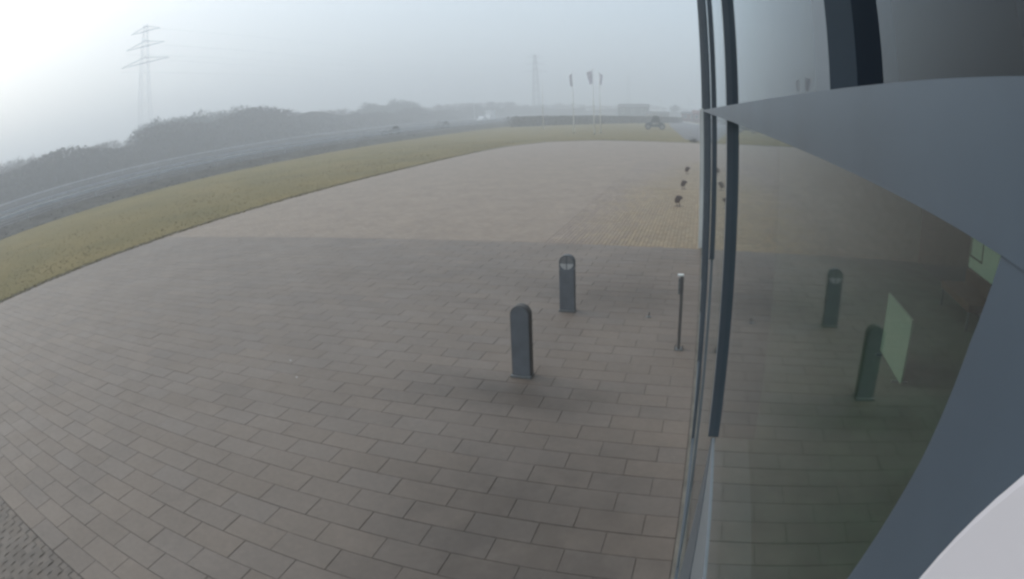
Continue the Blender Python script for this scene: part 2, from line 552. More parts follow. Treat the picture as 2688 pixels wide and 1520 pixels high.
# ------------------------------------------------------------------ the glazed building
G = CX + 0.080            # outer face of the glass
M_frame = mat('grey_blue_aluminium', (0.100, 0.124, 0.148), 0.36, noise=.12, scale=3)
M_band = mat('pale_blue_grey_panel', (0.078, 0.106, 0.138), 0.38, noise=.18, scale=9)
M_trim = mat('pale_aluminium', (0.88, 0.89, 0.86), 0.35, noise=.15, scale=1.5)
M_head = mat('grey_door_header', (0.20, 0.225, 0.245), 0.4, noise=.1, scale=2)
M_dark = mat('dark_wall', (0.060, 0.058, 0.068), 0.9, noise=.2)
M_clad = mat('grey_cladding', (0.22, 0.23, 0.25), 0.7, noise=.15)
M_floor = mat('dark_floor', (0.10, 0.125, 0.100), 0.6, noise=.3, scale=2)
def glass_mat(name, tint, k2=1.0):
    m = bpy.data.materials.new(name); m.use_nodes = True
    nt = m.node_tree; N = nt.nodes; L = nt.links
    for n in list(N): N.remove(n)
    out = N.new('ShaderNodeOutputMaterial'); mix = N.new('ShaderNodeMixShader')
    tr = N.new('ShaderNodeBsdfTransparent'); tr.inputs[0].default_value = (*tint, 1)
    gl = N.new('ShaderNodeBsdfGlossy'); gl.inputs['Roughness'].default_value = 0.03
    gl.inputs[0].default_value = (.90, .94, .96, 1)
    fr = N.new('ShaderNodeFresnel'); fr.inputs[0].default_value = 1.5
    # both surfaces of the pane: R = (1 + k) F / (1 + k F); the face seen from inside reflects nothing extra
    a = N.new('ShaderNodeMath'); a.operation = 'MULTIPLY'; a.inputs[1].default_value = 1.0 + k2
    bs = N.new('ShaderNodeMath'); bs.operation = 'MULTIPLY'; bs.inputs[1].default_value = k2; L.new(fr.outputs[0], bs.inputs[0])
    b = N.new('ShaderNodeMath'); b.operation = 'ADD'; b.inputs[1].default_value = 1
    c = N.new('ShaderNodeMath'); c.operation = 'DIVIDE'
    L.new(fr.outputs[0], a.inputs[0]); L.new(bs.outputs[0], b.inputs[0]); L.new(a.outputs[0], c.inputs[0]); L.new(b.outputs[0], c.inputs[1])
    geo = N.new('ShaderNodeNewGeometry')
    s = N.new('ShaderNodeMath'); s.operation = 'SUBTRACT'; s.inputs[0].default_value = 1; L.new(geo.outputs['Backfacing'], s.inputs[1])
    d = N.new('ShaderNodeMath'); d.operation = 'MULTIPLY'; L.new(c.outputs[0], d.inputs[0]); L.new(s.outputs[0], d.inputs[1])
    L.new(d.outputs[0], mix.inputs[0]); L.new(tr.outputs[0], mix.inputs[1]); L.new(gl.outputs[0], mix.inputs[2])
    L.new(mix.outputs[0], out.inputs[0])
    return m
M_glass = glass_mat('tinted_glass', (0.84, 0.93, 0.86), 1.0)
M_glass_up = glass_mat('coated_upper_glass', (0.34, 0.37, 0.44), 0.0)

bld = empty('glazed_building', (G, -6, 0))
tag(bld, 'glazed building front with dark mullions mirroring the forecourt, along the right side', 'building')
def bp(name, m, *d, bevel=0):
    bm = bmesh.new()
    add_box(bm, d[0] - G, d[1] + 6, d[2], d[3] - G, d[4] + 6, d[5])
    return obj(name, bm, m, bld, bevel=bevel)
Y_END = 10.84
ZT0, ZT1 = CZ - 0.0195, CZ + 0.0130    # transom between lower and upper panes, its face
mull = [CY + d for d in (1.52, 3.57, 5.62, 7.67, 9.72, 11.77, 13.80)]
bays = [-7.5, CY - 1.0] + mull + [Y_END]
for a, b in zip(bays, bays[1:]):
    bp('window_pane', M_glass, G, a + .01, .10, G + .024, b - .01, ZT0 + .002)
    bp('upper_window_pane', M_glass_up, G, a + .01, ZT1 - .002, G + .024, b - .01, 9.0)
FP = .015
for i, y in enumerate(mull):
    low = 2.54 if i < 2 else .02
    bp('mullion', M_frame, G - FP, y - .025, low, G + .12, y + .025, ZT0 - .001)
    bp('upper_mullion', M_frame, G - FP, y - .025, ZT1 + .001, G + .12, y + .025, 9.0)
bp('upper_mullion', M_frame, G - FP, CY + .29, ZT1 + .001, G + .12, CY + .325, 9.0)
# transom: face 2 cm proud of the glass
bp('transom', M_band, G - .0205, -7.5, ZT0, G + .1, Y_END, ZT1)
bp('sill', M_frame, G - .012, -7.5, .0, G + .12, Y_END, .098)
bp('base_strip', M_kerb, 3.004, -7.5, -.05, G - .0125, Y_END, .012)
bp('door_header', M_head, G - .004, -7.5, 2.10, G + .10, mull[0] - .03, 2.54)
bp('door_stile', M_head, G - .008, mull[1] - .02, .1, G + .05, mull[1] + .02, 2.538)
bm = bmesh.new()
add_prism(bm, [(-.006, CY + 6 + 1.49, 2.54), (-.006, CY + 6 + 1.40, 2.098), (-.006, CY + 6 + 1.30, .10), (-.006, CY + 6 + 3.1, .10)], (.004, 0, 0))
obj('dark_door_film', bm, M_frame, bld)
bp('corner_trim', M_trim, G - .105, Y_END, .0, G + .05, Y_END + .05, 3.46)
bp('upper_corner_trim', M_frame, G - .05, Y_END, 3.465, G + .05, Y_END + .05, 9.0)
bp('end_wall', M_clad, G + .06, Y_END - .02, 0, 12.0, Y_END + .06, 9.0)
bp('roof', M_clad, G - .12, -8.0, 9.01, 6.6, Y_END + .2, 9.4)
bp('roof', M_clad, 9.05, -8.0, 9.01, 12.2, Y_END + .2, 9.4)
bp('roof', M_clad, 6.602, -8.0, 9.01, 9.048, 1.8, 9.4)
bp('roof', M_clad, 6.602, 8.8, 9.01, 9.048, Y_END + .2, 9.4)
M_pl = mat('white_plaster', (0.75, 0.78, 0.75), 0.9, noise=.05)
for d in ((6.45, 1.65, 6.598, 8.95), (9.052, 1.65, 9.2, 8.95), (6.6, 1.65, 9.05, 1.798), (6.6, 8.802, 9.05, 8.95)):  # made-up roof opening and shaft, added to bring daylight onto the notice board
    bp('added_light_shaft', M_pl, d[0], d[1], 3.31, d[2], d[3], 9.005)
bp('back_wall', M_dark, 11.6, -7.9, 0, 11.9, Y_END - .05, 9.0)
bp('side_wall', M_dark, G + .15, -8.0, 0, 11.6, -7.85, 9.0)
bp('interior_floor', M_floor, G + .13, -7.8, -.05, 11.6, Y_END - .05, .02)
bp('interior_ceiling', M_dark, G + .45, -7.8, 3.29, 6.44, Y_END - .05, 3.55)
bp('interior_ceiling', M_dark, 6.445, -7.8, 3.30, 9.21, 1.64, 3.55)
bp('interior_ceiling', M_dark, 6.445, 8.96, 3.30, 9.21, Y_END - .05, 3.55)
bp('interior_ceiling', M_dark, 9.215, -7.8, 3.30, 11.6, Y_END - .05, 3.55)
bp('partition_wall', M_dark, 9.05, -7.8, .02, 9.2, Y_END - .05, 3.29)
# slanted cladding panel that carries the camera
bm = bmesh.new()
d_ = .060
pts = [(1.617, -.325), (1.754, -.655), (1.914, -1.198), (2.264, -2.188), (2.9, -3.9), (-2, -3.9), (-2, -.325)]
add_prism(bm, [(-(.080 - d_), CY + 6 + y * d_, CZ + z * d_) for y, z in pts], (.018, 0, 0))
obj('bracket_panel', bm, M_band, bld)

# white round base of the surveillance camera itself, at the lower right corner
M_white = mat('white_camera_plastic', (0.68, 0.66, 0.70), 0.5, noise=.05, scale=6)
sc_ = empty('surveillance_camera_base', (CX + .03, CY, CZ - .1))
tag(sc_, 'white plastic base of a surveillance camera at the lower right corner', 'camera mount')
bm = bmesh.new()
# circle through the three edge points measured on the panel
def circ(p1, p2, p3):
    ax, ay = p1; bx, by = p2; cx_, cy_ = p3
    d = 2 * (ax*(by-cy_) + bx*(cy_-ay) + cx_*(ay-by))
    ux = ((ax*ax+ay*ay)*(by-cy_) + (bx*bx+by*by)*(cy_-ay) + (cx_*cx_+cy_*cy_)*(ay-by)) / d
    uy = ((ax*ax+ay*ay)*(cx_-bx) + (bx*bx+by*by)*(ax-cx_) + (cx_*cx_+cy_*cy_)*(bx-ax)) / d
    return ux, uy, math.hypot(ax-ux, ay-uy)
dw = .050
P3 = [(a * dw, b * dw) for a, b in ((1.141, -.777), (1.33, -1.053), (1.537, -1.521))]
ux, uy, ur = circ(*P3)
# a thick disc whose rim passes through those points
ring = []
for k in range(96):
    t = 2 * math.pi * k / 96
    ring.append((dw - .03, ux + ur * math.cos(t), .1 + uy + ur * math.sin(t)))
CIRC = (ux, uy, ur)
add_prism(bm, ring, (.012, 0, 0))
obj('base_plate', bm, M_white, sc_, bevel=.002)

# interior things seen faintly through the glass
M_pale = mat('pale_green_board', (0.29, 0.325, 0.29), 0.6, noise=.05)
M_red = mat('red_brown_fabric', (0.13, 0.065, 0.045), 0.9, noise=.2)
dk = empty('display_screen', (6.0, 3.87, .02))
tag(dk, 'pale green freestanding display screen on the dark floor behind the glass', 'screen')
box('panel', (-.0, -.62, .03, .035, .61, .95), M_pale, dk, bevel=.006)
for sy in (-.5, .46): box('foot', (-.10, sy, .0, .16, sy + .04, .029), M_frame, dk)
nb = empty('notice_board', (9.04, 6.55, 1.18))
tag(nb, 'pale green notice board with a dark framed sheet on the inner wall', 'notice board')
M_board = mat('notice_board_white', (0.72, 0.80, 0.72), 0.7, noise=.06)
box('board', (-.03, -.78, -.36, -.002, .76, .36), M_board, nb)
bm = bmesh.new()
for d in ((-.045, .05, -.13, -.031, .09, .33), (-.045, .68, -.13, -.031, .72, .33), (-.045, .091, -.13, -.031, .679, -.09), (-.045, .091, .29, -.031, .679, .33)):
    add_box(bm, *d)
obj('sheet_frame', bm, M_floor, nb)
rb = empty('red_bench', (8.6, 6.4, .02))
tag(rb, 'reddish brown upholstered bench against the inner wall below the notice board', 'bench')
box('seat', (-.35, -.8, .35, .38, .8, .5), M_red, rb, bevel=.02)
box('backrest', (.30, -.8, .501, .42, .8, .80), M_red, rb, bevel=.02)
for sx in (-.3, .33):
    for sy in (-.75, .75): box('leg', (sx - .02, sy - .02, 0, sx + .02, sy + .02, .349), M_frame, rb)

# ------------------------------------------------------------------ lamp bollards
M_boll = mat('anthracite_paint', (0.165, 0.178, 0.195), 0.75, noise=.18, scale=5, bump=.1, bscale=90)
M_bside = mat('worn_bronze_side', (0.095, 0.088, 0.082), 0.6, noise=.2, scale=10)
M_foot = mat('foot_plate_metal', (0.20, 0.21, 0.21), 0.55, noise=.3, scale=20)
M_lens = mat('frosted_lens', (0.58, 0.58, 0.56), 0.35, noise=.1, scale=20)
M_lensd = mat('lamp_inner_dark', (0.30, 0.30, 0.295), 0.4, noise=.2, scale=20)
def arch(w, h, y, n=18, z0=.0):
    r = w / 2
    pts = [(-r, y, z0), (r, y, z0)]
    pts += [(r * math.cos(math.pi * k / n), y, h - r + r * math.sin(math.pi * k / n)) for k in range(n + 1)]
    return pts
def bollard(loc, lens, label):
    e_ = empty('lamp_bollard', loc)
    tag(e_, label, 'bollard', 'lamp bollards on the forecourt')
    W, H, D = .262, .995, .115
    if lens:
        # body up to the lamp window, then a ring round the lens
        bm = bmesh.new(); add_prism(bm, [(-W/2, -D/2, .03), (W/2, -D/2, .03), (W/2, -D/2, H - W/2 - .115), (-W/2, -D/2, H - W/2 - .115)], (0, D, 0))
        obj('body', bm, M_boll, e_, bevel=.004)
        # arched hood with a round opening
        bm = bmesh.new()
        n = 32; zc = H - W/2; ro = W/2; ri = W/2 - .012
        inner, outer = [], []
        for k in range(n):
            t = 2 * math.pi * k / n
            c, s = math.cos(t), math.sin(t)
            inner.append((ri * c, zc + ri * s))
            if s >= 0: outer.append((ro * c, zc + ro * s))
            else:
                m_ = max(abs(c), 1e-6); q = min(ro / max(abs(c), 1e-6), .115 / max(abs(s), 1e-6)); outer.append((q * c, zc + q * s))
        A = [[bm.verts.new((x, y, z)) for x, z in ring_] for ring_ in (inner, outer) for y in (-D/2, D/2)]
        fi, bi, fo, bo = A
        for k in range(n):
            j = (k + 1) % n
            bm.faces.new((fi[k], fi[j], fo[j], fo[k])); bm.faces.new((bi[k], bi[j], bo[j], bo[k]))
            bm.faces.new((fo[k], fo[j], bo[j], bo[k])); bm.faces.new((fi[k], fi[j], bi[j], bi[k]))
        obj('hood', bm, M_boll, e_)
        bm = bmesh.new()
        add_prism(bm, [(ri * .985 * math.cos(t), -D/2 + .012, zc + ri * .985 * math.sin(t)) for t in [2*math.pi*k/28 for k in range(28)]], (0, D - .04, 0))
        obj('lamp_housing', bm, M_lensd, e_)
        bm = bmesh.new()
        pts = [(ri * .97 * math.cos(t), -D/2 + .004, zc - .010 + ri * .93 * math.sin(t)) for t in [math.pi + math.pi*k/14 for k in range(15)]]
        add_prism(bm, pts, (0, .007, 0))
        obj('lamp_lens', bm, M_lens, e_)
        bm = bmesh.new(); add_box(bm, -.008, -D/2 + .0, zc - ri * .97, .008, -D/2 + .009, zc + ri * .97)
        add_box(bm, -ri*.97, -D/2 + .001, zc - .012, -.0085, -D/2 + .008, zc + .000); add_box(bm, .0085, -D/2 + .001, zc - .012, ri*.97, -D/2 + .008, zc)
        obj('guard_bar', bm, M_boll, e_)
    else:
        bm = bmesh.new(); add_prism(bm, arch(W - .026, H - .012, -D/2 - .003, z0=.031), (0, .012, 0))
        obj('front_panel', bm, M_boll, e_, bevel=.002)
        bm = bmesh.new(); add_prism(bm, arch(W, H, -D/2 + .009, z0=.03), (0, D, 0))
        obj('body', bm, M_bside, e_, bevel=.004)
    bm = bmesh.new(); add_box(bm, -W/2 - .012, -D/2 - .035, 0.001, W/2 + .004, D/2 + .02, .029)
    obj('foot_plate', bm, M_foot, e_, bevel=.004)
    return e_
bollard((.76, 2.92, 0), False, 'nearer dark grey round-topped bollard with a plain front, left of the thin post')
bollard((.76, 5.62, 0), True, 'farther dark grey round-topped bollard showing its lamp lens under the hood')

# thin post with bolted foot, and a capped stub
M_post = mat('post_brown_grey', (0.13, 0.122, 0.115), 0.5, noise=.2)
e_ = empty('thin_post', (2.745, 4.23, 0)); tag(e_, 'thin square brown-grey post with a pale cap, bolted down beside the glass', 'post')
bm = bmesh.new(); add_box(bm, -.022, -.022, .012, .022, .022, 1.11); obj('shaft', bm, M_post, e_, bevel=.003)
bm = bmesh.new(); add_box(bm, -.062, -.03, 1.111, .02, .03, 1.135); obj('cap', bm, M_trim, e_, bevel=.002)
bm = bmesh.new(); add_box(bm, -.05, -.012, .84, -.023, .012, 1.08); obj('side_bracket', bm, M_foot, e_)
bm = bmesh.new(); add_box(bm, -.062, -.062, 0.001, .062, .062, .0115); obj('foot_plate', bm, M_foot, e_)
for sx in (-.055, .055):
    for sy in (-.045, .045):
        bm = bmesh.new(); add_bar(bm, (sx, sy, .0), (sx, sy, .045), .007); obj('bolt', bm, M_post, e_)
e_ = empty('ground_socket', (2.17, 5.55, 0)); tag(e_, 'tiny metal peg in a round socket set into the slabs', 'peg')
bm = bmesh.new(); add_bar(bm, (0, 0, .001), (0, 0, .012), .045, 16); obj('socket_ring', bm, M_foot, e_)
bm = bmesh.new(); add_bar(bm, (0, 0, .012), (.01, 0, .085), .012, 8); obj('peg', bm, M_post, e_)
for i, (x, y) in enumerate(((-2.78, 2.5), (-2.3, 2.02))):
    bm = bmesh.new(); bmesh.ops.create_icosphere(bm, subdivisions=1, radius=.014)
    for v in bm.verts: v.co.z = abs(v.co.z) * .5; v.co *= random.uniform(.8, 1.2)
    o = obj('pebble', bm, M_trim); o.location = (x, y, 0.001)
    tag(o, ('tiny white pebble on the slabs, the farther of two', 'tiny white pebble on the slabs, the nearer of two')[i], 'pebble', 'white pebbles on the slabs')

# ------------------------------------------------------------------ low path lights on the yellow paving
M_path = mat('rust_brown_metal', (0.135, 0.092, 0.080), 0.7, noise=.35, scale=20)
def path_light(loc, rz, label):
    e_ = empty('path_light', loc, rz); tag(e_, label, 'path light', 'low rusty path lights on the yellow paving')
    for sx in (-.045, .045):
        bm = bmesh.new(); add_bar(bm, (sx, 0, 0.004), (sx, 0, .16), .012); obj('leg', bm, M_path, e_)
    bm = bmesh.new()
    add_prism(bm, [(-.12, -.07, .13), (.04, -.07, .14), (.09, -.07, .24), (.17, -.07, .30), (.10, -.07, .37), (-.02, -.07, .40), (-.07, -.07, .36), (-.12, -.07, .26)], (0, .14, 0))
    obj('head', bm, M_path, e_, bevel=.012)
    bm = bmesh.new(); add_box(bm, -.12, -.10, 0.001, .12, .10, .0038); obj('foot_plate', bm, M_path, e_)
    return e_
path_light((2.17, 17.3, 0.001), 0, 'nearest of three low rusty brown path lights on yellow paving')
path_light((2.22, 22.0, 0.001), .1, 'middle one of three low rusty brown path lights on yellow paving')
path_light((2.24, 28.3, 0.001), -.1, 'farthest of three low rusty brown path lights on yellow paving')

# ------------------------------------------------------------------ flagpoles
M_pole = mat('white_pole', (0.80, 0.80, 0.76), 0.4, noise=.08)
M_flag = mat('faded_mauve_flag', (0.82, 0.77, 0.83), 0.9, noise=.3, scale=3)
poles = [(-15.0, 80.7, 8.9, 'leftmost of the three tall white flagpoles on the lawn'), (-11.3, 76.4, 8.9, 'middle and nearest of the three tall white flagpoles on the lawn'),
         (-11.1, 80.4, 8.7, 'right one of the three tall white flagpoles on the lawn, thinner looking'), (-24.6, 100.1, 8.6, 'lone farther white flagpole standing left of the three flagpoles')]
for x, y, h, lab in poles:
    e_ = empty('flagpole', (x, y, 0)); tag(e_, lab, 'flagpole', 'white flagpoles on the lawn')
    bm = bmesh.new(); add_bar(bm, (0, 0, .1), (0, 0, h), .085, 10, .045); obj('pole', bm, M_pole, e_, smooth=True)
    bm = bmesh.new(); add_bar(bm, (0, 0, h), (0, 0, h + .12), .07, 8, .02); obj('finial', bm, M_pole, e_)
    bm = bmesh.new(); add_bar(bm, (0, 0, 0), (0, 0, .1), .2, 10); obj('base', bm, M_kerb, e_)
def flag(x, y, z0, z1, w, label, s):
    bm = bmesh.new(); n, m_ = 8, 12
    g = [[None] * (n + 1) for _ in range(m_ + 1)]
    for j in range(m_ + 1):
        v = j / m_
        for i in range(n + 1):
            u = i / n
            ww = w * (1 - .55 * v)
            g[j][i] = bm.verts.new((x - u * ww * s, y + .10 * math.sin(u * 9 + v * 2), z1 - (z1 - z0) * v - u * .25))
    for j in range(m_):
        for i in range(n): bm.faces.new((g[j][i], g[j][i+1], g[j+1][i+1], g[j+1][i]))
    o = obj('flag', bm, M_flag); md = o.modifiers.new('thick', 'SOLIDIFY'); md.thickness = .02
    tag(o, label, 'flag', 'limp flags on the flagpoles')
flag(-15.09, 80.7, 6.9, 8.6, .38, 'narrow limp mauve flag hanging on the leftmost of three flagpoles', 1)
flag(-11.39, 76.4, 7.0, 8.7, .75, 'limp mauve flag hanging on the middle flagpole', 1)
flag(-11.01, 80.4, 7.0, 8.5, .42, 'small limp flag hanging on the right one of three flagpoles', -1)

# ------------------------------------------------------------------ buggy
M_bbody = mat('dark_buggy_plastic', (0.030, 0.036, 0.036), 0.5, noise=.2)
M_tyre = mat('tyre_rubber', (0.035, 0.033, 0.032), 0.9, noise=.3)
M_rim = mat('buggy_rim', (0.32, 0.31, 0.28), 0.5, noise=.1)
def lathe(bm, prof, c, axis='y', seg=20):
    rings = []
    for off, r in prof:
        rings.append([bm.verts.new((c[0] + r * math.cos(2*math.pi*k/seg), c[1] + off, c[2] + r * math.sin(2*math.pi*k/seg))) for k in range(seg)])
    for a, b in zip(rings, rings[1:]):
        for k in range(seg): bm.faces.new((a[k], a[(k+1) % seg], b[(k+1) % seg], b[k]))
    bm.faces.new(rings[0]); bm.faces.new(rings[-1][::-1])
def wheel(parent, x, y, z, r, w):
    bm = bmesh.new(); lathe(bm, [(-w/2, r * .62), (-w/2, r * .9), (-w*.36, r), (w*.36, r), (w/2, r * .9), (w/2, r * .62)], (0, 0, 0))
    o = obj('wheel', bm, M_tyre, parent); o.location = (x, y, z)
    bm = bmesh.new(); lathe(bm, [(-w/2 - .012, r * .2), (-w/2 - .010, r * .58), (w/2 + .010, r * .58), (w/2 + .012, r * .2)], (0, 0, 0))
    obj('rim', bm, M_rim, o)
    bm = bmesh.new(); lathe(bm, [(-w/2 - .03, r * .10), (-w/2 - .0125, r * .17), (w/2 + .0125, r * .17), (w/2 + .03, r * .10)], (0, 0, 0))
    obj('hub', bm, M_bbody, o)
bg = empty('buggy', (-4.75, 98.0, 0.0), R(4)); tag(bg, 'dark off-road buggy with roll cage and pale rims parked on the lawn', 'buggy')
for x in (-1.18, 1.18):
    for y in (-.68, .68): wheel(bg, x, y, .47, .47, .30)
bm = bmesh.new(); add_prism(bm, [(-1.0, -.55, .42), (.95, -.55, .42), (1.45, -.55, .85), (1.35, -.55, 1.15), (.65, -.55, 1.22), (.45, -.55, .85), (-.35, -.55, .82), (-.55, -.55, 1.25), (-1.15, -.55, 1.18), (-1.62, -.55, .98), (-1.5, -.55, .80)], (0, 1.1, 0))
obj('body', bm, M_bbody, bg, bevel=.04)
for sx in (-1.18, 1.18):
    bm = bmesh.new(); add_prism(bm, [(sx + .62 * math.cos(t), -.84, .47 + .56 * math.sin(t)) for t in [math.pi * (k / 10) for k in range(11)]] + [(sx + .54 * math.cos(t), -.84, .47 + .49 * math.sin(t)) for t in [math.pi * (1 - k / 10) for k in range(11)]], (0, 1.68, 0))
    obj('fender', bm, M_bbody, bg)
bm = bmesh.new()
for y in (-.56, .56):
    P_ = [(-.75, y, 1.2), (-.42, y, 1.98), (-.1, y, 2.18), (.45, y, 2.18), (.72, y, 1.95), (.85, y, 1.2)]
    for a, b in zip(P_, P_[1:]): add_bar(bm, a, b, .04)
    add_bar(bm, (.45, y, 2.18), (.40, y, 1.1), .035)
for p_ in ((-.42, 1.98), (.45, 2.18), (.72, 1.95), (.85, 1.2)): add_bar(bm, (p_[0], -.56, p_[1]), (p_[0], .56, p_[1]), .035)
obj('roll_cage', bm, M_bbody, bg)
bm = bmesh.new(); add_prism(bm, [(-.40, -.62, 2.22), (.5, -.62, 2.22), (.62, -.62, 2.26), (.4, -.62, 2.32), (-.2, -.62, 2.32), (-.5, -.62, 2.25)], (0, 1.24, 0)); obj('roof', bm, M_bbody, bg)
bm = bmesh.new(); add_prism(bm, [(-.70, -.50, 1.21), (-.38, -.50, 1.94), (-.1, -.50, 2.12), (.42, -.50, 2.12), (.66, -.50, 1.9), (.8, -.50, 1.21)], (0, 1.0, 0)); obj('cab_mesh', bm, M_bbody, bg)
for y in (-.3, .3):
    bm = bmesh.new(); add_box(bm, -.05, y - .2, .83, .35, y + .2, .98); add_prism(bm, [(.25, y - .2, .985), (.42, y - .2, .985), (.62, y - .2, 1.7), (.5, y - .2, 1.72)], (0, .4, 0))
    obj('seat', bm, M_bbody, bg)
bm = bmesh.new(); add_prism(bm, [(-.35, -.57, .95), (.25, -.57, .95), (.12, -.57, 1.12), (-.20, -.57, 1.10)], (0, .01, 0)); obj('side_panel', bm, M_rim, bg)
bm = bmesh.new(); add_bar(bm, (-.35, .3, 1.15), (-.15, .3, 1.45), .02); obj('steering_column', bm, M_bbody, bg)

# ------------------------------------------------------------------ vehicles on the motorway
M_wpaint = mat('white_paint', (0.80, 0.80, 0.79), 0.35, noise=.05)
M_cglass = mat('dark_car_glass', (0.03, 0.04, 0.05), 0.15)
M_dpaint = mat('dark_grey_paint', (0.16, 0.165, 0.175), 0.35, noise=.05)
def vehicle(name, loc, outline, roofline, W, L, paint, label, cat, wx, win):
    """side outline in (y along the road, z)"""
    e_ = empty(name, loc); tag(e_, label, cat)
    bm = bmesh.new(); add_prism(bm, [(-W/2, y, z) for y, z in outline], (W, 0, 0)); obj('body', bm, paint, e_, bevel=.06)
    if roofline:
        bm = bmesh.new(); add_prism(bm, [(-W/2 + .08, y, z) for y, z in roofline], (W - .16, 0, 0)); obj('cabin', bm, paint, e_, bevel=.05)
    for pts in win:
        bm = bmesh.new(); add_prism(bm, [(-W/2 - .012, y, z) for y, z in pts], (W + .024, 0, 0)); obj('window', bm, M_cglass, e_)
    for y in wx:
        for x in (-W/2 + .1, W/2 - .1):
            bm = bmesh.new(); add_bar(bm, (-.1, 0, 0), (.1, 0, 0), .34, 18); o = obj('wheel', bm, M_tyre, e_); o.location = (x, y, .34)
            bm = bmesh.new(); add_bar(bm, (-.11, 0, 0), (.11, 0, 0), .2, 12); obj('rim', bm, M_rim, o)
    for x in (-W/2 + .2, W/2 - .2):
        bm = bmesh.new(); add_box(bm, x - .15, outline[0][0] - .02, .65, x + .15, outline[0][0] + .05, .82); obj('headlight', bm, M_lens, e_)
vehicle('pickup_truck', (-63.0, 172.0, .613), [(-2.6, .3), (2.6, .3), (2.6, 1.05), (.6, 1.08), (-1.2, 1.05), (-2.5, .95)], [(-1.2, 1.04), (-.5, 1.68), (.8, 1.70), (1.1, 1.07)], 1.9, 5.2, M_wpaint, 'white pickup truck driving on the motorway ahead of the box van', 'truck', (-1.6, 1.6), [[(-.95, 1.1), (-.42, 1.58), (.7, 1.6), (.9, 1.12)]])
vehicle('box_van', (-67.0, 190.0, .613), [(-3.0, .35), (3.2, .35), (3.2, 3.3), (-1.2, 3.3), (-1.25, 2.1), (-2.2, 1.5), (-3.0, 1.2)], None, 2.1, 6.2, M_wpaint, 'tall white box van following the pickup on the motorway', 'van', (-2.0, 2.0), [[(-2.1, 1.45), (-1.5, 1.98), (-1.3, 1.98), (-1.3, 1.35)]])
vehicle('grey_car', (-49.5, 90.0, .613), [(-2.2, .28), (2.2, .28), (2.2, .85), (-2.2, .78)], [(-1.0, .82), (-.4, 1.42), (1.1, 1.44), (1.9, .86)], 1.8, 4.4, M_dpaint, 'dark grey car half lost in haze on the near lanes', 'car', (-1.35, 1.35), [[(-.8, .88), (-.32, 1.34), (1.0, 1.36), (1.6, .9)]])
vehicle('small_car', (-49.5, 112.0, .613), [(-2.0, .28), (2.0, .28), (2.0, .85), (-2.0, .75)], [(-1.0, .80), (-.4, 1.42), (1.1, 1.44), (1.8, .86)], 1.75, 4.0, M_dpaint, 'farther dark car behind the grey car on the near lanes', 'car', (-1.25, 1.25), [[(-.8, .88), (-.32, 1.34), (1.0, 1.36), (1.5, .9)]])

# ------------------------------------------------------------------ trees
M_ever = mat('evergreen_foliage', (0.030, 0.062, 0.056), 0.9, noise=.4, scale=.5, spec=.1)
M_twig = mat('bare_twigs', (0.050, 0.044, 0.046), 0.9, noise=.3, scale=.5, spec=.1)
M_bark = mat('bark', (0.06, 0.052, 0.045), 0.95, noise=.4, scale=3)
def tree(kind, seed, h=10.0):
    rnd = random.Random(seed)
    e_ = empty('tree', (0, 0, 0))
    bm = bmesh.new()
    add_bar(bm, (0, 0, -.1), (.1, 0, h * .45), .22, 7, .13)
    tips = []
    for k in range(9):
        a = rnd.uniform(0, 6.28); z0 = h * rnd.uniform(.22, .45); rr = h * rnd.uniform(.16, .30)
        p = (math.cos(a) * rr, math.sin(a) * rr, z0 + h * rnd.uniform(.15, .42))
        add_bar(bm, (.05, 0, z0), p, .09, 5, .03); tips.append(p)
    obj('trunk', bm, M_bark, e_)
    V, F = [], []
    blobs = [(t[0], t[1], t[2], h * rnd.uniform(.12, .2)) for t in tips] + [(rnd.uniform(-.12, .12) * h, rnd.uniform(-.12, .12) * h, h * rnd.uniform(.55, .82), h * rnd.uniform(.14, .2)) for _ in range(7)]
    if kind == 'ever':
        blobs += [(rnd.uniform(-.2, .2) * h, rnd.uniform(-.2, .2) * h, h * rnd.uniform(.3, .6), h * .18) for _ in range(8)]
    n = 4600 if kind == 'ever' else 3400
    for k in range(n):
        bx, by, bz, br = rnd.choice(blobs)
        d = Vector((rnd.gauss(0, 1), rnd.gauss(0, 1), rnd.gauss(0, 1))).normalized() * br * (rnd.random() ** .4)
        c = Vector((bx, by, bz)) + d
        if c.z > h: c.z = h - rnd.random() * .5
        if kind == 'ever':
            s = rnd.uniform(.10, .28); q = [Vector((rnd.uniform(-s, s), rnd.uniform(-s, s), rnd.uniform(-s, s))) for _ in range(3)]
        else:
            dv = (d.normalized() + Vector((0, 0, .5))) * rnd.uniform(.25, .6); w = Vector((rnd.uniform(-1, 1), rnd.uniform(-1, 1), 0)) * .05
            q = [-w, w, dv]
        b = len(V); V += [tuple(c + t) for t in q]; F.append((b, b + 1, b + 2))
    raw('crown', V, F, M_ever if kind == 'ever' else M_twig, e_)
    return e_
protos = {'ever': [tree('ever', 1), tree('ever', 2)], 'bare': [tree('bare', 3), tree('bare', 4), tree('bare', 5)]}
used = set()
def put(kind, x, y, h, label, group, wide=1.0):
    ps = protos[kind]; i = random.randrange(len(ps)); p_ = ps[i]
    if p_.name in used: o = copy_tree(p_)
    else: used.add(p_.name); o = p_
    o.location = (x, y, -.1); s = h / 10.0
    o.scale = (s * wide * random.uniform(.9, 1.15), s * wide * random.uniform(.9, 1.15), s); o.rotation_euler = (0, 0, random.uniform(0, 6.28))
    tag(o, label, 'tree', group)
def pos(az, D): return CX - math.sin(R(az)) * D, CY + math.cos(R(az)) * D
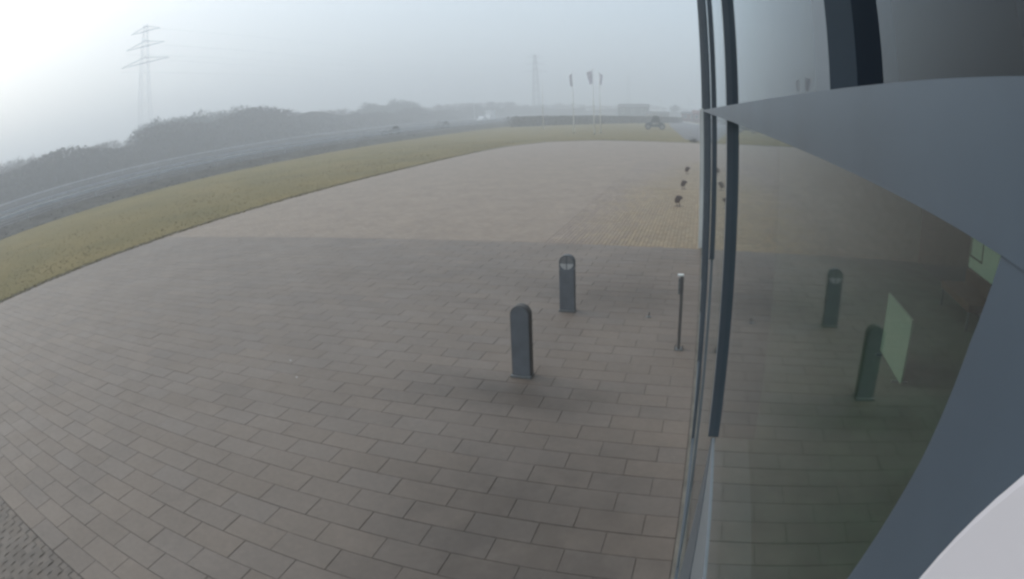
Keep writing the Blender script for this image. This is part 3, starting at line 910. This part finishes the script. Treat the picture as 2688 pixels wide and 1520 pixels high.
def row(kind, az0, az1, D0, D1, n, elev, label, group, jit=4, wide=1.0, depth=6):
    for k in range(n):
        t = (k + random.uniform(-.3, .3)) / max(1, n - 1); az = az0 + (az1 - az0) * t; D = D0 + (D1 - D0) * t + random.uniform(0, depth)
        el = elev(az) if callable(elev) else elev
        h = (3.5 + D * math.tan(R(el))) * random.uniform(.90, 1.03)
        x, y = pos(az, D); put(kind, x, y, h, label, group, wide)
def interp(tab):
    def f(a):
        a = max(tab[0][0], min(tab[-1][0], a))
        for (a0, v0), (a1, v1) in zip(tab, tab[1:]):
            if a <= a1: return v0 + (v1 - v0) * (a - a0) / (a1 - a0)
        return tab[-1][1]
    return f
row('bare', 76, 54, 122, 150, 26, interp([(54, 1.8), (60, 1.95), (64.5, 2.2), (69.2, 2.6), (76, 3.0)]), 'leafless hazy tree of the row at the far left beyond the motorway', 'leafless trees at the far left', wide=1.1)
row('ever', 53.2, 40, 152, 186, 26, interp([(38, 2.0), (40, 2.5), (43.5, 3.0), (53, 3.15)]), 'tall evergreen in the large left clump beyond the motorway', 'tall evergreens of the left clump', wide=1.05)
row('bare', 39.8, 31.8, 190, 225, 16, interp([(31, 1.2), (36, 1.45), (39, 1.7)]), 'low leafless tree in the gap between the two evergreen clumps', 'leafless trees between the clumps', wide=1.2)
row('ever', 31.4, 26.9, 236, 262, 13, interp([(26.8, 1.6), (29, 1.95), (31.5, 1.8)]), 'evergreen in the smaller flat-topped clump right of the large one', 'evergreens of the smaller clump', wide=1.0)
row('bare', 26.3, 16.5, 275, 340, 20, interp([(15, .65), (19, 1.0), (22.8, 1.15), (26.3, 1.05)]), 'far leafless tree of the long low row behind the white vans', 'leafless trees behind the vans', wide=1.3)
row('bare', 16.2, .5, 345, 400, 28, interp([(0, .1), (2.3, .35), (5, .45), (8, .47), (12, .68), (16, .6)]), 'very far leafless tree on the skyline behind the flagpoles', 'far trees behind the flagpoles', wide=1.3)
o_ = None
x, y = pos(2.35, 300); put('ever', x, y, 6.9, 'small round dark tree alone on the skyline just left of the glazed front', None, 1.2)
# undergrowth that closes the foot of the woods
def undergrowth():
    rnd = random.Random(9); V, F = [], []
    for k in range(150000):
        if k < 120000:
            y = -45 + 385 * rnd.random(); x = -99 - rnd.uniform(0, 7)
            h = (6.3 if y < 73 else 8.6 if y < 127 else 5.2) - .9 * math.sin(y * .21) - .7 * math.sin(y * .083 + 1)
        else:
            x = -104 + 112 * rnd.random(); y = 322 + rnd.uniform(0, 8) + x * .05
            h = 2.6 + .8 * math.sin(x * .11) + (2.0 if x < -60 else 0)
        z = h * rnd.random() ** .9; s = rnd.uniform(.25, .6)
        b = len(V); V += [(x + rnd.uniform(-s, s), y + rnd.uniform(-s, s), z + rnd.uniform(-s, s)) for _ in range(3)]; F.append((b, b + 1, b + 2))
    ridge = []
    for k in range(80):
        y = -50 + 385 * k / 79
        h = ((7.2 if y < 75 else 8.6 if y < 165 else 5.4) - .9 * math.sin(y * .21) - .7 * math.sin(y * .083 + 1)) * .80
        ridge.append((-103.0, y, h if y > 73 else h * .85))
    for k in range(30):
        x = -103 + 112 * k / 29
        h = (2.6 + .8 * math.sin(x * .11) + (2.0 if x < -60 else 0)) * .7
        ridge.append((x, 327 + x * .05, h))
    b = len(V)
    for x, y, h in ridge: V += [(x, y, -.1), (x, y, h), (x - 3, y + 3, h * 1.05), (x - 6, y + 6, -.1)]
    for k in range(len(ridge) - 1):
        for q in range(3): a = b + k * 4 + q; F.append((a, a + 4, a + 5, a + 1))
    tag(raw('undergrowth', V, F, M_twig), label='dense dark undergrowth and hedges below the far trees', cat='undergrowth', kind='stuff')
undergrowth()
# low hedge behind the lawn, between the road and the flagpoles
def hedge():
    rnd = random.Random(10); V, F = [], []
    for k in range(26000):
        t = rnd.random(); x = -36 + 33 * t + rnd.uniform(-1.5, 1.5); y = 118 + 36 * t + rnd.uniform(-2, 2); z = rnd.random() * (2.2 - .8 * t); s = rnd.uniform(.1, .3)
        b = len(V); V += [(x + rnd.uniform(-s, s), y + rnd.uniform(-s, s), z + rnd.uniform(-s, s)) for _ in range(3)]; F.append((b, b + 1, b + 2))
    o = raw('hedge', V, F, M_scrub); tag(o, 'long low dark hedge across the far end of the lawn', 'hedge')
hedge()

# ------------------------------------------------------------------ pylons and wires
M_pyl = mat('pylon_steel', (0.78, 0.80, 0.82), 0.7, metal=.0, noise=.2)
M_pyl2 = mat('darker_pylon_steel', (0.15, 0.16, 0.17), 0.7, noise=.2)
def pylon(x, y, h, rz, label, arm=7.0, wb=3.0, m=None, t=.035):
    m = m or M_pyl
    e_ = empty('pylon', (x, y, -.1), rz); tag(e_, label, 'pylon', 'lattice pylons of the power line')
    bm = bmesh.new(); n = 9
    def half(z): return wb / 2 * (1 - z / h) ** .8 + .45
    corners = ((-1,-1),(1,-1),(1,1),(-1,1))
    zs = [h * (1 - (1 - k / n) ** 1.15) for k in range(n + 1)]
    for a, b in zip(zs, zs[1:]):
        ha, hb = half(a), half(b)
        for (sx, sy), (tx, ty) in zip(corners, corners[1:] + corners[:1]):
            add_bar(bm, (sx*ha, sy*ha, a), (sx*hb, sy*hb, b), t, 4)
            add_bar(bm, (sx*ha, sy*ha, a), (tx*hb, ty*hb, b), t*.6, 4)
            add_bar(bm, (tx*ha, ty*ha, a), (sx*hb, sy*hb, b), t*.6, 4)
    obj('tower', bm, m, e_)
    for q, (z, w) in enumerate(((h * .72, arm), (h * .84, arm * .8), (h * .95, arm * .6))):
        bm = bmesh.new()
        for s in (-1, 1):
            for sy in (-.4, .4):
                add_bar(bm, (0, sy, z), (s * w, 0, z), .07, 4); add_bar(bm, (0, sy, z + 1.4), (s * w, 0, z), .06, 4)
        obj('cross_arm', bm, m, e_)
pylons = [(pos(52.8, 152), 36.0), (pos(15.4, 330), 34.5), (pos(6.75, 560), 35.0)]
labs = ['hazy lattice pylon rising behind the left end of the tall evergreens', 'faint lattice pylon on the skyline left of the flagpoles', 'very faint farthest pylon on the skyline right of the flagpoles']
for k, (((x, y), h), lab) in enumerate(zip(pylons, labs)): pylon(x, y, h, R(35), lab, m=M_pyl2 if k else None, t=.12 if k else .035)
def wires(a, b, ha, hb, label):
    bm = bmesh.new()
    for off, f in ((-7, .72), (7, .72), (-5.6, .84), (5.6, .84), (0, 1.0)):
        ox, oy = off * math.cos(R(35)), off * math.sin(R(35))
        A = Vector((a[0] + ox, a[1] + oy, ha * f - 1)); B = Vector((b[0] + ox, b[1] + oy, hb * f - 1)); prev = None
        for k in range(25):
            t = k / 24; P_ = A.lerp(B, t); P_.z -= 4 * 6 * t * (1 - t)
            if prev is not None: add_bar(bm, prev, P_, .02, 3)
            prev = P_
    tag(obj('power_line', bm, M_pyl), label, 'power line', 'power lines between the pylons')
wires(pylons[0][0], pylons[1][0], 36, 34.5, 'thin sagging wires between the left pylon and the one left of the flagpoles')
wires(pylons[1][0], pylons[2][0], 34.5, 35, 'thin sagging wires between the two pylons behind the flagpoles')
def lamp(x, y, h, label):
    e_ = empty('street_lamp', (x, y, 0)); tag(e_, label, 'street lamp', 'street lamps in the haze')
    bm = bmesh.new(); add_bar(bm, (0, 0, 0), (0, 0, h), .12, 6, .07); obj('mast', bm, M_pyl, e_)
    bm = bmesh.new(); add_bar(bm, (0, 0, h), (-1.4, 0, h + .3), .05, 5); obj('arm', bm, M_pyl, e_)
    bm = bmesh.new(); add_box(bm, -2.0, -.15, h + .24, -1.4, .15, h + .38); obj('lamp_head', bm, M_pyl, e_)
for (az, D, h, lab) in ((21.25, 240, 10.8, 'thin mast above the low trees behind the white vans'), (3.75, 250, 7.6, 'dark mast on the skyline above the parked buggy'), (1.1, 230, 8.5, 'tall thin mast nearest the glazed front on the skyline'), (.75, 245, 7.5, 'shorter mast beside the tall one near the glazed front')):
    x, y = pos(az, D); lamp(x, y, h, lab)

# ------------------------------------------------------------------ far buildings on the right
M_dshed = mat('dark_blue_cladding', (0.045, 0.065, 0.075), 0.7, noise=.2, scale=.5)
M_broof = mat('dark_roof', (0.07, 0.07, 0.08), 0.8, noise=.2, scale=.5)
M_brick = mat('red_brick', (0.21, 0.085, 0.07), 0.9, noise=.3, scale=2)
M_tan = mat('tan_render', (0.19, 0.165, 0.14), 0.9, noise=.2, scale=1)
def house(name, x, y, rz, L_, W_, H_, roofh, mw, mr, label, cat, nwin=4, doors=1):
    e_ = empty(name, (x, y, 0), rz); tag(e_, label, cat)
    bm = bmesh.new(); add_box(bm, -L_/2, -W_/2, 0, L_/2, W_/2, H_); obj('wall', bm, mw, e_)
    bm = bmesh.new()
    add_prism(bm, [(-L_/2 - .3, -W_/2 - .3, H_ + .003), (-L_/2 - .3, W_/2 + .3, H_ + .003), (-L_/2 - .3, 0, H_ + roofh)], (L_ + .6, 0, 0)); obj('roof', bm, mr, e_)
    for k in range(nwin):
        cx_ = -L_/2 + (k + .5) * L_ / nwin
        bm = bmesh.new(); add_box(bm, cx_ - .5, -W_/2 - .05, H_ * .42, cx_ + .5, -W_/2 - .003, H_ * .8); w_ = obj('window', bm, M_trim, e_)
        bm = bmesh.new(); add_box(bm, cx_ - .42, -W_/2 - .06, H_ * .45, cx_ + .42, -W_/2 - .051, H_ * .77); obj('pane', bm, M_cglass, w_)
    for k in range(doors):
        bm = bmesh.new(); add_box(bm, L_ * .2 + k * 3, -W_/2 - .055, 0, L_ * .2 + k * 3 + .05 + L_ * .05, -W_/2 - .003, H_ * .38); obj('door', bm, M_frame, e_)
x, y = pos(6.3, 242); house('warehouse', x, y, 0, 11.5, 9, 4.3, 1.3, M_dshed, M_broof, 'low dark blue industrial shed behind the lawn, left of the buggy', 'warehouse', 3)
x, y = pos(4.1, 215); house('tan_shed', x, y, .1, 8, 6, 2.1, .6, M_tan, M_broof, 'low tan shed partly hidden behind the parked buggy', 'shed', 3)
x, y = pos(1.25, 186); house('brick_outbuilding', x + .4, y, 0, 4.2, 6, 2.3, .6, M_brick, M_broof, 'low red brick outbuilding by the hardstand, left of its neighbour', 'outbuilding', 2)
x, y = pos(.45, 172); house('brick_house', x + 1.2, y, 0, 4.0, 6, 2.6, .8, M_brick, M_brick, 'red brick house beside the hardstand next to the glazed front', 'house', 2)
# fence with posts right of the buggy
fe = empty('post_fence', (-7.5, 150, 0)); tag(fe, 'sparse post and rail fence right of and behind the buggy', 'fence')
for k in range(9):
    bm = bmesh.new(); add_box(bm, k * 1.15, -.05, 0, k * 1.15 + .1, .05, 1.25); obj('post', bm, M_post, fe)
for z in (.5, 1.0):
    bm = bmesh.new(); add_box(bm, -.1, -.08, z, 9.4, -.051, z + .09); obj('rail', bm, M_post, fe)
# low shrub by the far corner of the paving
V, F = [], []
for k in range(500):
    c = Vector((random.gauss(0, .22), random.gauss(0, .2), abs(random.gauss(0, .18)))); b = len(V)
    V += [tuple(c + Vector([random.uniform(-.07, .07) for _ in range(3)])) for _ in range(3)]; F.append((b, b + 1, b + 2))
o = raw('shrub', V, F, M_scrub); o.location = (2.2, 60.6, 0.02); tag(o, 'small dark shrub at the far corner of the paving by the glass', 'shrub')

# ------------------------------------------------------------------ the hazy air
M_haze = bpy.data.materials.new('haze'); M_haze.use_nodes = True
nt = M_haze.node_tree
for n in list(nt.nodes): nt.nodes.remove(n)
out = nt.nodes.new('ShaderNodeOutputMaterial'); pv = nt.nodes.new('ShaderNodeVolumePrincipled')
pv.inputs['Color'].default_value = (0.955, 0.978, 1.0, 1)
pv.inputs['Density'].default_value = 0.0052
pv.inputs['Anisotropy'].default_value = 0.35
nt.links.new(pv.outputs[0], out.inputs['Volume'])
bm = bmesh.new(); add_box(bm, -950, -550, -1.2, 950, 1350, 42)
hz = obj('haze', bm, M_haze); tag(hz, kind='stuff')
hz.display_type = 'WIRE'
